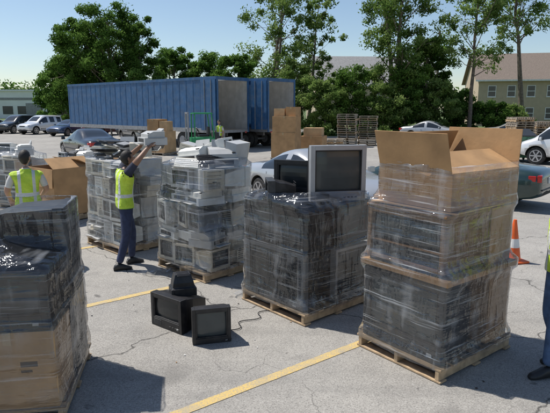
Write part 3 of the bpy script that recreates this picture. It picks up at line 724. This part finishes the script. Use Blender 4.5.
    mb.box((0,.094,-.055),(.04,.01,.007),'lip')
    mb.M=Matrix.Identity(4)
    for s_,sg in (('R',1),('L',-1)):
        W=B['w'+s_]; D=(W-B['e'+s_]).normalized(); q=D.to_track_quat('Z','Y')
        T=Matrix.Translation(W)@q.to_matrix().to_4x4()
        mb.M=T; sk=mats['skin']
        mb.box((0,0,.045),(.075,.030,.09),sk,top=(1.05,.9)); mb.cyl((0,0,-.03),(0,0,.02),.030,.030,sk,10)
        for k in range(4):
            xx=-.028+k*.019; ln=(.062,.075,.07,.055)[k]; c=.3+.1*k
            p0=Vector((xx,0,.085)); p1=p0+Vector((0,-math.sin(c)*ln*.5,math.cos(c)*ln*.5)); p2=p1+Vector((0,-math.sin(c*2.2)*ln*.5,math.cos(c*2.2)*ln*.5))
            mb.cyl(p0,p1,.0095,.0088,sk,8); mb.ball(p1,.0090,sk,8); mb.cyl(p1,p2,.0088,.0075,sk,8); mb.ball(p2,.0076,sk,8)
        p0=Vector((-.035,0,.03)); p1=Vector((-.065,-.01,.06)); p2=Vector((-.07,-.025,.088)); mb.cyl(p0,p1,.012,.0105,sk,8); mb.ball(p1,.0105,sk,8); mb.cyl(p1,p2,.0105,.0085,sk,8); mb.ball(p2,.0086,sk,8)
    for s_ in ('R','L'):
        A=B['a'+s_]; kz=A.z-.10
        mb.M=Matrix.Translation((A.x,A.y,kz))@Matrix.Rotation(-.12 if s_=='R' else .12,4,'Z')
        vs=[];fs=[];N=12
        for (yy,hw,hh) in ((-.085,.028,.05),(-.07,.038,.085),(-.02,.042,.115),(.04,.044,.10),(.10,.050,.07),(.155,.046,.05),(.185,.026,.035)):
            for i in range(N):
                a=2*math.pi*i/N; zz=hh/2+hh/2*math.sin(a); vs.append((hw*math.copysign(abs(math.cos(a))**.7,math.cos(a)),yy,max(.002,zz)))
        for r in range(6):
            for i in range(N): fs.append((r*N+i,r*N+(i+1)%N,(r+1)*N+(i+1)%N,(r+1)*N+i))
        fs+=[tuple(range(N)),tuple(6*N+i for i in range(N))]
        mb.add(vs,fs,mats['shoe'])
    mb.M=Matrix.Identity(4)
    o=mb.obj(name,None,loc=(x,y,0),rz=rz,smooth=True,recalc=False)
    return o
person('worker_in_vest',-2.27,7.72,R(-60),dict(sR=(.19,.02,1.46),eR=(.31,.15,1.66),wR=(.235,.33,1.83),sL=(-.19,.02,1.46),eL=(-.31,.15,1.64),wL=(-.195,.33,1.82),
    kL=(-.12,.12,.52),aL=(-.13,.10,.10),hL=(-.10,.02,.90),kR=(.12,-.03,.50),aR=(.13,-.16,.10),spine=(0,.0,1.12),chest=(0,.03,1.30),neckb=(0,.04,1.46),neck=(0,.06,1.55)),
    dict(skin='skin2',shirt='shirtdark',pants='denim',shoe='shoe'),headturn=.1,headtilt=.2)
person('worker_in_vest',-3.78,7.85,R(25),dict(eR=(.27,.02,1.17),wR=(.20,.22,1.05),eL=(-.28,.0,1.17),wL=(-.24,.2,1.0)),dict(skin='skin',shirt='shirtwhite',pants='denim',shoe='shoe'),headturn=-.5)
person('worker_in_vest',2.62,4.50,R(95),dict(kL=(-.11,.12,.50),aL=(-.13,.16,.10),aR=(.10,-.12,.10),eR=(.23,-.10,1.16),wR=(.22,-.04,.92),eL=(-.23,-.10,1.16),wL=(-.22,-.04,.92)),dict(skin='skin',shirt='shirtwhite',pants='denimblue',shoe='shoe'))
person('worker_in_vest',-3.0,28.3,R(150),{},dict(skin='skin',shirt='shirtwhite',pants='denim',shoe='shoe'))
# ---------------------------------------------------------------- ground
def sheet(name,pts,z,mat,sub=None):
    mb=MB(); mb.add([(a,b,z) for a,b in pts],[tuple(range(len(pts)))],mat); return mb.obj(name)
def grassmat():
    m,n,out=newmat('grass_ground'); p=n.nodes.new('ShaderNodeBsdfPrincipled'); n.links.new(p.outputs[0],out.inputs[0]); p.inputs['Roughness'].default_value=.95
    c=mixc(n,ramp(n,tex(n,scale=.25,detail=8),.35,.65),(.07,.12,.03),(.15,.19,.06)); c=mixc(n,ramp(n,tex(n,scale=9,detail=6),.4,.7),c,(.06,.09,.03)); n.links.new(c,p.inputs['Base Color']); return m
M['grass']=grassmat()
def asphalt():
    m,n,out=newmat('worn_asphalt'); p=n.nodes.new('ShaderNodeBsdfPrincipled'); n.links.new(p.outputs[0],out.inputs[0]); p.inputs['Roughness'].default_value=.88; p.inputs['Specular IOR Level'].default_value=.3
    c=mixc(n,ramp(n,tex(n,scale=.35,detail=6),.3,.7),(.29,.272,.245),(.395,.372,.333))
    c=mixc(n,ramp(n,tex(n,scale=2.5,detail=8,rough=.7),.45,.75,0,.55),c,(.20,.19,.175))
    fine=tex(n,scale=75,detail=3,rough=.8)
    c=mixc(n,ramp(n,fine,.52,.66,0,.75),c,(.11,.105,.10)); c=mixc(n,ramp(n,fine,.44,.34,0,.6),c,(.54,.52,.48))
    c=mixc(n,ramp(n,tex(n,scale=.9,detail=3,dist=1.0),.60,.74,0,.5),c,(.11,.105,.095))
    c=mixc(n,ramp(n,tex(n,scale=4.5,detail=2,dist=.5),.69,.75,0,.65),c,(.08,.075,.07))
    c=mixc(n,ramp(n,tex(n,scale=.8,detail=4,mapscale=(.12,1.6,1),rot=(0,0,-.65)),.58,.72,0,.35),c,(.15,.145,.135))
    tc=n.nodes.new('ShaderNodeTexCoord'); wn=n.nodes.new('ShaderNodeTexNoise'); wn.inputs['Scale'].default_value=1.3; wn.inputs['Detail'].default_value=6; n.links.new(tc.outputs['Object'],wn.inputs['Vector'])
    va=n.nodes.new('ShaderNodeVectorMath'); va.operation='MULTIPLY_ADD'; n.links.new(wn.outputs['Color'],va.inputs[0]); va.inputs[1].default_value=(.9,.9,0); n.links.new(tc.outputs['Object'],va.inputs[2])
    for sc,th,dk in ((.28,.005,.9),(.9,.007,.6)):
        vo=n.nodes.new('ShaderNodeTexVoronoi'); vo.feature='DISTANCE_TO_EDGE'; vo.voronoi_dimensions='2D'; vo.inputs['Scale'].default_value=sc; n.links.new(va.outputs[0],vo.inputs['Vector'])
        f=ramp(n,vo.outputs['Distance'],0,th,dk,0)
        if sc>.5:
            g=ramp(n,tex(n,scale=.4,detail=2),.5,.6); q=n.nodes.new('ShaderNodeMath'); q.operation='MULTIPLY'; n.links.new(f,q.inputs[0]); n.links.new(g,q.inputs[1]); f=q.outputs[0]
        c=mixc(n,f,c,(.05,.047,.043))
    n.links.new(c,p.inputs['Base Color'])
    b=n.nodes.new('ShaderNodeBump'); b.inputs['Strength'].default_value=.6; b.inputs['Distance'].default_value=.006; n.links.new(fine,b.inputs['Height']); n.links.new(b.outputs[0],p.inputs['Normal'])
    return m
M['asphalt']=asphalt()
def linemat():
    m,n,out=newmat('worn_yellow_paint'); p=n.nodes.new('ShaderNodeBsdfPrincipled'); n.links.new(p.outputs[0],out.inputs[0]); p.inputs['Roughness'].default_value=.8
    c=mixc(n,ramp(n,tex(n,scale=60,detail=4,rough=.8),.46,.60,0,.85),(.66,.46,.14),(.31,.285,.24)); c=mixc(n,ramp(n,tex(n,scale=5,detail=5),.46,.68,0,.75),c,(.33,.305,.255)); n.links.new(c,p.inputs['Base Color']); return m
M['line']=linemat()
M['concrete']=pm('kerb_concrete',(.38,.36,.32),.9,vs=3,bump=.3)
sheet('ground',[(-900,-300),(900,-300),(900,1500),(-900,1500)],-.02,'grass')
sheet('parking_lot',[(-75,-20),(60,-20),(60,62),(-75,62)],-.004,'asphalt')
ux,uy=.795,.607
def pline(x,y,L,w=.10):
    nx,ny=-uy*w/2,ux*w/2; sheet('parking_line',[(x-nx,y-ny),(x+ux*L-nx,y+uy*L-ny),(x+ux*L+nx,y+uy*L+ny),(x+nx,y+ny)],.0005,'line')
for k in range(-1,6):
    pline(-.76-1.2-(.607*2.77)*k-0.0, 3.79-.91+(.795*2.77)*k,5.6)
isl=MB(); isl.b(3.0,60,43,62.5,-.004,.12,'concrete'); isl.obj('kerb',bevel=.02)
isl=MB(); isl.b(3.15,60,43.15,62.4,.0,.135,'grass'); isl.obj('grass_verge')
isl=MB(); isl.b(-75,-30,60,62.5,-.004,.12,'concrete'); isl.obj('kerb',bevel=.02)
mb=MB()
for i in range(260):
    x=rnd.uniform(-5,4.5);y=rnd.uniform(3.8,13); s_=rnd.uniform(.006,.022)
    mb.box((x,y,s_*.15+.001),(s_,s_*rnd.uniform(.4,1.2),s_*.3),rnd.choice(['label','print','card','dark','ltgrey','card2']),rz=rnd.uniform(0,3))
mb.obj('ground_litter')
# ---------------------------------------------------------------- trees
def leafquads(C,rad,cnt,size,rg,flat=.8):
    tot=cnt*len(C); idx=np.repeat(np.arange(len(C)),cnt)
    d=rg.normal(size=(tot,3)); d/=np.linalg.norm(d,axis=1)[:,None]; r=rg.uniform(0,1,tot)**.5
    p=C[idx]+d*r[:,None]*rad[idx][:,None]*np.array([1,1,flat])*rg.uniform(.7,1.25,tot)[:,None]
    a=rg.normal(size=(tot,3)); a/=np.linalg.norm(a,axis=1)[:,None]
    b=np.cross(a,rg.normal(size=(tot,3))); b/=np.linalg.norm(b,axis=1)[:,None]
    s=size*rg.uniform(.6,1.3,tot)[:,None]
    v=np.stack([p-a*s,p+b*s*.45,p+a*s,p-b*s*.45],1).reshape(-1,3)
    f=np.arange(tot*4).reshape(-1,4)
    return v,f,idx,d[:,2]*r
def tree(name,x,y,H,Rc,z0,nc=40,cnt=260,size=.14,seed=1,lean=(0,0),tr=.25,mats=LEAF,stems=1,shape='round',crad=.24,flat=.8):
    rg=np.random.RandomState(seed); mb=MB(); C=[];rad=[]
    for st in range(stems):
        a0=rg.uniform(0,6.28); off=np.array([math.cos(a0),math.sin(a0)])*(0 if stems==1 else Rc*.35)
        pts=[Vector((0,0,-.1))]; nT=7; top=H*.93
        for k in range(1,nT+1):
            t=k/nT; pts.append(Vector((lean[0]*t+off[0]*t+rg.normal()*.12*t,lean[1]*t+off[1]*t+rg.normal()*.12*t,top*t)))
        for k in range(nT): mb.cyl(pts[k],pts[k+1],tr*(1-k/nT*.88),tr*(1-(k+1)/nT*.88),'bark',9,caps=False)
        m=nc//stems
        for i in range(m):
            t=(i+.5)/m; z=z0+(H-z0)*(t**.9)
            if shape=='round': rr=Rc*math.sqrt(max(.05,1-(2*(z-z0)/(H-z0)-.85)**2/1.5))
            else: rr=Rc*(.45+.55*math.sin(math.pi*min(1,t*1.1+.1)))
            a=i*2.4+rg.uniform(-.5,.5); q=rr*rg.uniform(.35,1.0)
            zt=max(.3,z-rr*.45)/top; zt=min(.97,zt*rg.uniform(.8,1)); kk=min(nT-1,int(zt*nT)); P0=pts[kk].lerp(pts[kk+1],zt*nT-kk)
            ax=pts[min(nT,int(min(.99,z/top)*nT))]
            E_=Vector((ax.x+math.cos(a)*q,ax.y+math.sin(a)*q,z+rg.normal()*.25)); mid=P0.lerp(E_,.5)+Vector((rg.normal()*.15,rg.normal()*.15,-.08*q+rg.normal()*.15))
            rb=max(.02,tr*.30*(1-zt*.6)); mb.cyl(P0,mid,rb,rb*.6,'bark',6,caps=False); mb.cyl(mid,E_,rb*.6,rb*.2,'bark',5,caps=False)
            C.append(E_); rad.append(Rc*crad*rg.uniform(.6,1.35))
            for w in range(2):
                E2=mid.lerp(E_,.6)+Vector((rg.normal(),rg.normal(),rg.normal()*.7))*Rc*.22; mb.cyl(mid.lerp(E_,.3),E2,rb*.35,rb*.12,'bark',4,caps=False); C.append(E2); rad.append(Rc*crad*.75*rg.uniform(.6,1.2))
    C=np.array([tuple(c) for c in C]); rad=np.array(rad)
    v,f,idx,up=leafquads(C,rad,cnt,size,rg,flat)
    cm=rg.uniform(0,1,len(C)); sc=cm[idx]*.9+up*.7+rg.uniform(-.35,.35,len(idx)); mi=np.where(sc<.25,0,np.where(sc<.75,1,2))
    tv_=np.array(mb.v); nb=len(tv_); me=bpy.data.meshes.new(name)
    nbf=len(mb.f); allf=[tuple(q) for q in mb.f]+[tuple(q) for q in (f+nb).tolist()]
    me.from_pydata(np.vstack([tv_,v]).tolist(),[],allf)
    for m_ in [M['bark']]+mats: me.materials.append(m_)
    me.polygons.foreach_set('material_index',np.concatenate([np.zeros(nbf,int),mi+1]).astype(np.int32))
    o=bpy.data.objects.new(name,me); scene.collection.objects.link(o); o.location=(x,y,0); return o
tree('broadleaf_tree',-22.3,61,11.6,4.0,1.6,42,300,.15,3,tr=.35)
tree('broadleaf_tree',-18.4,60,12.9,4.4,1.6,48,300,.15,4,tr=.4)
tree('broadleaf_tree',-15.8,63,11.6,3.2,1.8,32,280,.15,5,tr=.3)
tree('broadleaf_tree',-13.6,72,10.2,3.8,1.5,34,260,.17,6,tr=.3)
tree('broadleaf_tree',-8.6,70,9.2,3.4,1.5,30,240,.17,7,tr=.3)
tree('broadleaf_tree',-4.5,66,8.6,3.4,1.5,30,240,.17,8,tr=.3)
tree('broadleaf_tree',-38,95,10,4.5,1.5,30,240,.28,9,tr=.3)
tree('tall_sparse_tree',-.6,50,15.2,3.6,4.5,34,100,.14,12,lean=(.6,0),tr=.24,mats=LEAFY,shape='tall',stems=2,crad=.26)
tree('tall_sparse_tree',3.2,52,13.2,2.8,4.0,22,100,.14,13,lean=(1.0,0),tr=.2,mats=LEAFY,shape='tall',crad=.26)
tree('tall_leaning_tree',10.6,46,15.5,3.2,4.5,46,150,.13,15,lean=(-1.0,0),tr=.28,mats=LEAFY,shape='tall',stems=3,crad=.30)
tree('broadleaf_tree',13.6,48,8.6,2.8,1.2,32,240,.14,16,tr=.2)
for i,(xx,yy,h,r) in enumerate(((4.2,44.5,4.6,1.8),(6.6,45.2,5.6,2.1),(9.0,44.2,4.4,1.8),(11.2,45.5,5.8,2.2),(13.8,45.0,4.6,1.8),(16.8,47.2,3.8,1.6),(2.0,47,6.4,2.2),(19.2,46,2.6,1.5),(21.2,46.5,2.3,1.4))):
    tree('leafy_shrub',xx,yy,h,r,.2,26,200,.12,30+i,tr=.08,mats=LEAF if i%2 else LEAFY,crad=.3)
tree('tall_sparse_tree',16.6,45,15.0,3.6,6.5,30,100,.13,41,lean=(.1,0),tr=.2,mats=LEAFY,shape='tall',crad=.22)
tree('tall_sparse_tree',24.5,52,17,4.6,10.5,30,100,.15,42,lean=(-2,0),tr=.3,mats=LEAFY,shape='tall',crad=.22)
tree('broadleaf_tree',44,60,9,4,1.5,26,200,.22,43)
def treeline():
    rg=np.random.RandomState(77); C=[];rad=[]
    for i in range(420):
        a=-220+i*1.1+rg.uniform(-1,1); yy=170+rg.uniform(-12,12); h=rg.uniform(2,6)+3*math.sin(i*.21)+2*math.sin(i*.07)
        C.append((a,yy,max(1.5,h))); rad.append(rg.uniform(2.5,4.2))
    C=np.array(C);rad=np.array(rad); v,f,idx,up=leafquads(C,rad,90,.6,rg)
    me=bpy.data.meshes.new('distant_tree_line'); me.from_pydata(v.tolist(),[],f.tolist())
    for m_ in LEAF: me.materials.append(m_)
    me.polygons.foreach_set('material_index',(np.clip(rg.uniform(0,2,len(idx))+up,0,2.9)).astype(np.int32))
    o=bpy.data.objects.new('distant_tree_line',me); scene.collection.objects.link(o)
treeline()
# ---------------------------------------------------------------- buildings
M['tan']=pm('tan_siding',(.47,.38,.27),.8,var=.08,vs=2); M['roof']=pm('roof_shingle',(.19,.15,.12),.9,var=.25,vs=8,bump=.4,bs=12); M['roofg']=pm('grey_roof',(.30,.29,.28),.9,var=.2,vs=4)
M['whitewall']=pm('white_wall',(.78,.77,.73),.8,var=.06,vs=.5); M['wglass']=pm('window_glass',(.05,.06,.07),.1,var=.2,vs=1); M['trim']=pm('white_trim',(.75,.74,.72),.6)
def gable(name,x,y,rz,L,D,he,hr,wall,roof,rows,step,x0=1.2,brick=None):
    e=empty(name,(x,y,0),rz); b=MB(); b.b(0,L,0,D,0,he,wall)
    b.add([(0,0,he),(0,D,he),(0,D/2,hr-.1)],[(0,1,2)],wall); b.add([(L,0,he),(L,D,he),(L,D/2,hr-.1)],[(0,2,1)],wall)
    k=0
    while k*.25<he-.1: b.b(-.012,L+.012,-.012,-.001,k*.25,k*.25+.02,wall); k+=1
    b.obj('walls',e)
    r=MB(); o=.5; sl=(hr-he)/(D/2)
    for sgn in (0,1):
        ya=-o if sgn==0 else D+o
        vs=[(-o,ya,he-o*sl),(L+o,ya,he-o*sl),(L+o,D/2,hr),(-o,D/2,hr)]; vs+=[(a,b_,c+.12) for a,b_,c in vs]
        r.add(vs,[(0,1,2,3),(4,5,6,7),(0,1,5,4),(2,3,7,6),(0,3,7,4),(1,2,6,5)],roof)
    r.b(-o,L+o,-o-.06,-o-.005,he-o*sl-.08,he-o*sl+.12,'trim')
    r.obj('roof',e)
    w=MB(); z=[1.0,3.9][:rows]; xx=x0
    while xx<L-1.4:
        for zz in z:
            w.b(xx,xx+1.05,-.03,-.014,zz,zz+1.5,'trim'); w.b(xx+.08,xx+.97,-.036,-.031,zz+.08,zz+.71,'wglass'); w.b(xx+.08,xx+.97,-.036,-.031,zz+.79,zz+1.42,'wglass')
            w.b(xx-.05,xx+1.1,-.09,-.02,zz-.08,zz-.002,'trim')
        xx+=step
    w.obj('windows',e)
gable('apartment_building',27.5,72,R(-12),40,13,6.3,10.0,'tan','roof',2,2.45)
gable('apartment_building',7,92,R(4),22,12,6.6,11.6,'tan','roofg',2,3.2)
def lowb():
    e=empty('white_warehouse',(-92,126,0),R(3)); b=MB(); b.b(0,52,0,25,0,6.4,'whitewall'); b.b(-.3,52.3,-.3,25.3,6.4,6.8,'trim'); b.obj('walls',e)
    w=MB()
    for i in range(14): w.b(2+i*3.5,4.4+i*3.5,-.06,-.01,1.0,2.9,'wglass')
    for i in range(2): w.b(14+i*18,17.5+i*18,-.08,-.01,0,3.6,'roofg')
    w.b(0,52,-.04,-.01,4.3,4.9,'roofg'); w.obj('windows_and_doors',e)
lowb()
mb=MB(); mb.cyl((0,0,0),(0,0,10.5),.16,.11,'bark',10); mb.box((0,0,9.6),(2.4,.12,.12),'bark')
for a in (-1.1,-.5,.5,1.1): mb.cyl((a,0,9.66),(a,0,9.85),.04,.03,'ltgrey',8)
mb.obj('utility_pole',None,loc=(17.6,58,0),rz=.3)
# ---------------------------------------------------------------- light, sky, camera
el,azx,azy=60,-.90,.43
w=bpy.data.worlds.new('World'); scene.world=w; w.use_nodes=True; nt=w.node_tree; nt.nodes.clear()
sk=nt.nodes.new('ShaderNodeTexSky'); sk.sky_type='NISHITA'; sk.sun_disc=False; sk.sun_elevation=R(el); sk.sun_rotation=math.atan2(azx,azy); sk.air_density=1.0; sk.dust_density=.4; sk.ozone_density=1.6
bg=nt.nodes.new('ShaderNodeBackground'); bg.inputs[1].default_value=.12; ow=nt.nodes.new('ShaderNodeOutputWorld'); nt.links.new(sk.outputs[0],bg.inputs[0]); nt.links.new(bg.outputs[0],ow.inputs[0])
ld=bpy.data.lights.new('sun','SUN'); ld.energy=5.0; ld.angle=R(.53); ld.color=(1,.96,.90); lo=bpy.data.objects.new('sun',ld); scene.collection.objects.link(lo)
dv=Vector((azx*math.cos(R(el)),azy*math.cos(R(el)),math.sin(R(el)))); lo.rotation_euler=(-dv).to_track_quat('-Z','Y').to_euler(); lo.location=(0,0,30)
cd=bpy.data.cameras.new('camera'); cd.sensor_width=36; cd.lens=34.04; cd.clip_end=3000; cd.clip_start=.1; co=bpy.data.objects.new('camera',cd); scene.collection.objects.link(co)
co.location=(0,0,2.4); co.rotation_euler=(R(90-10.7),0,0); scene.camera=co
scene.view_settings.view_transform='Standard'; scene.view_settings.look='None'; scene.view_settings.exposure=0
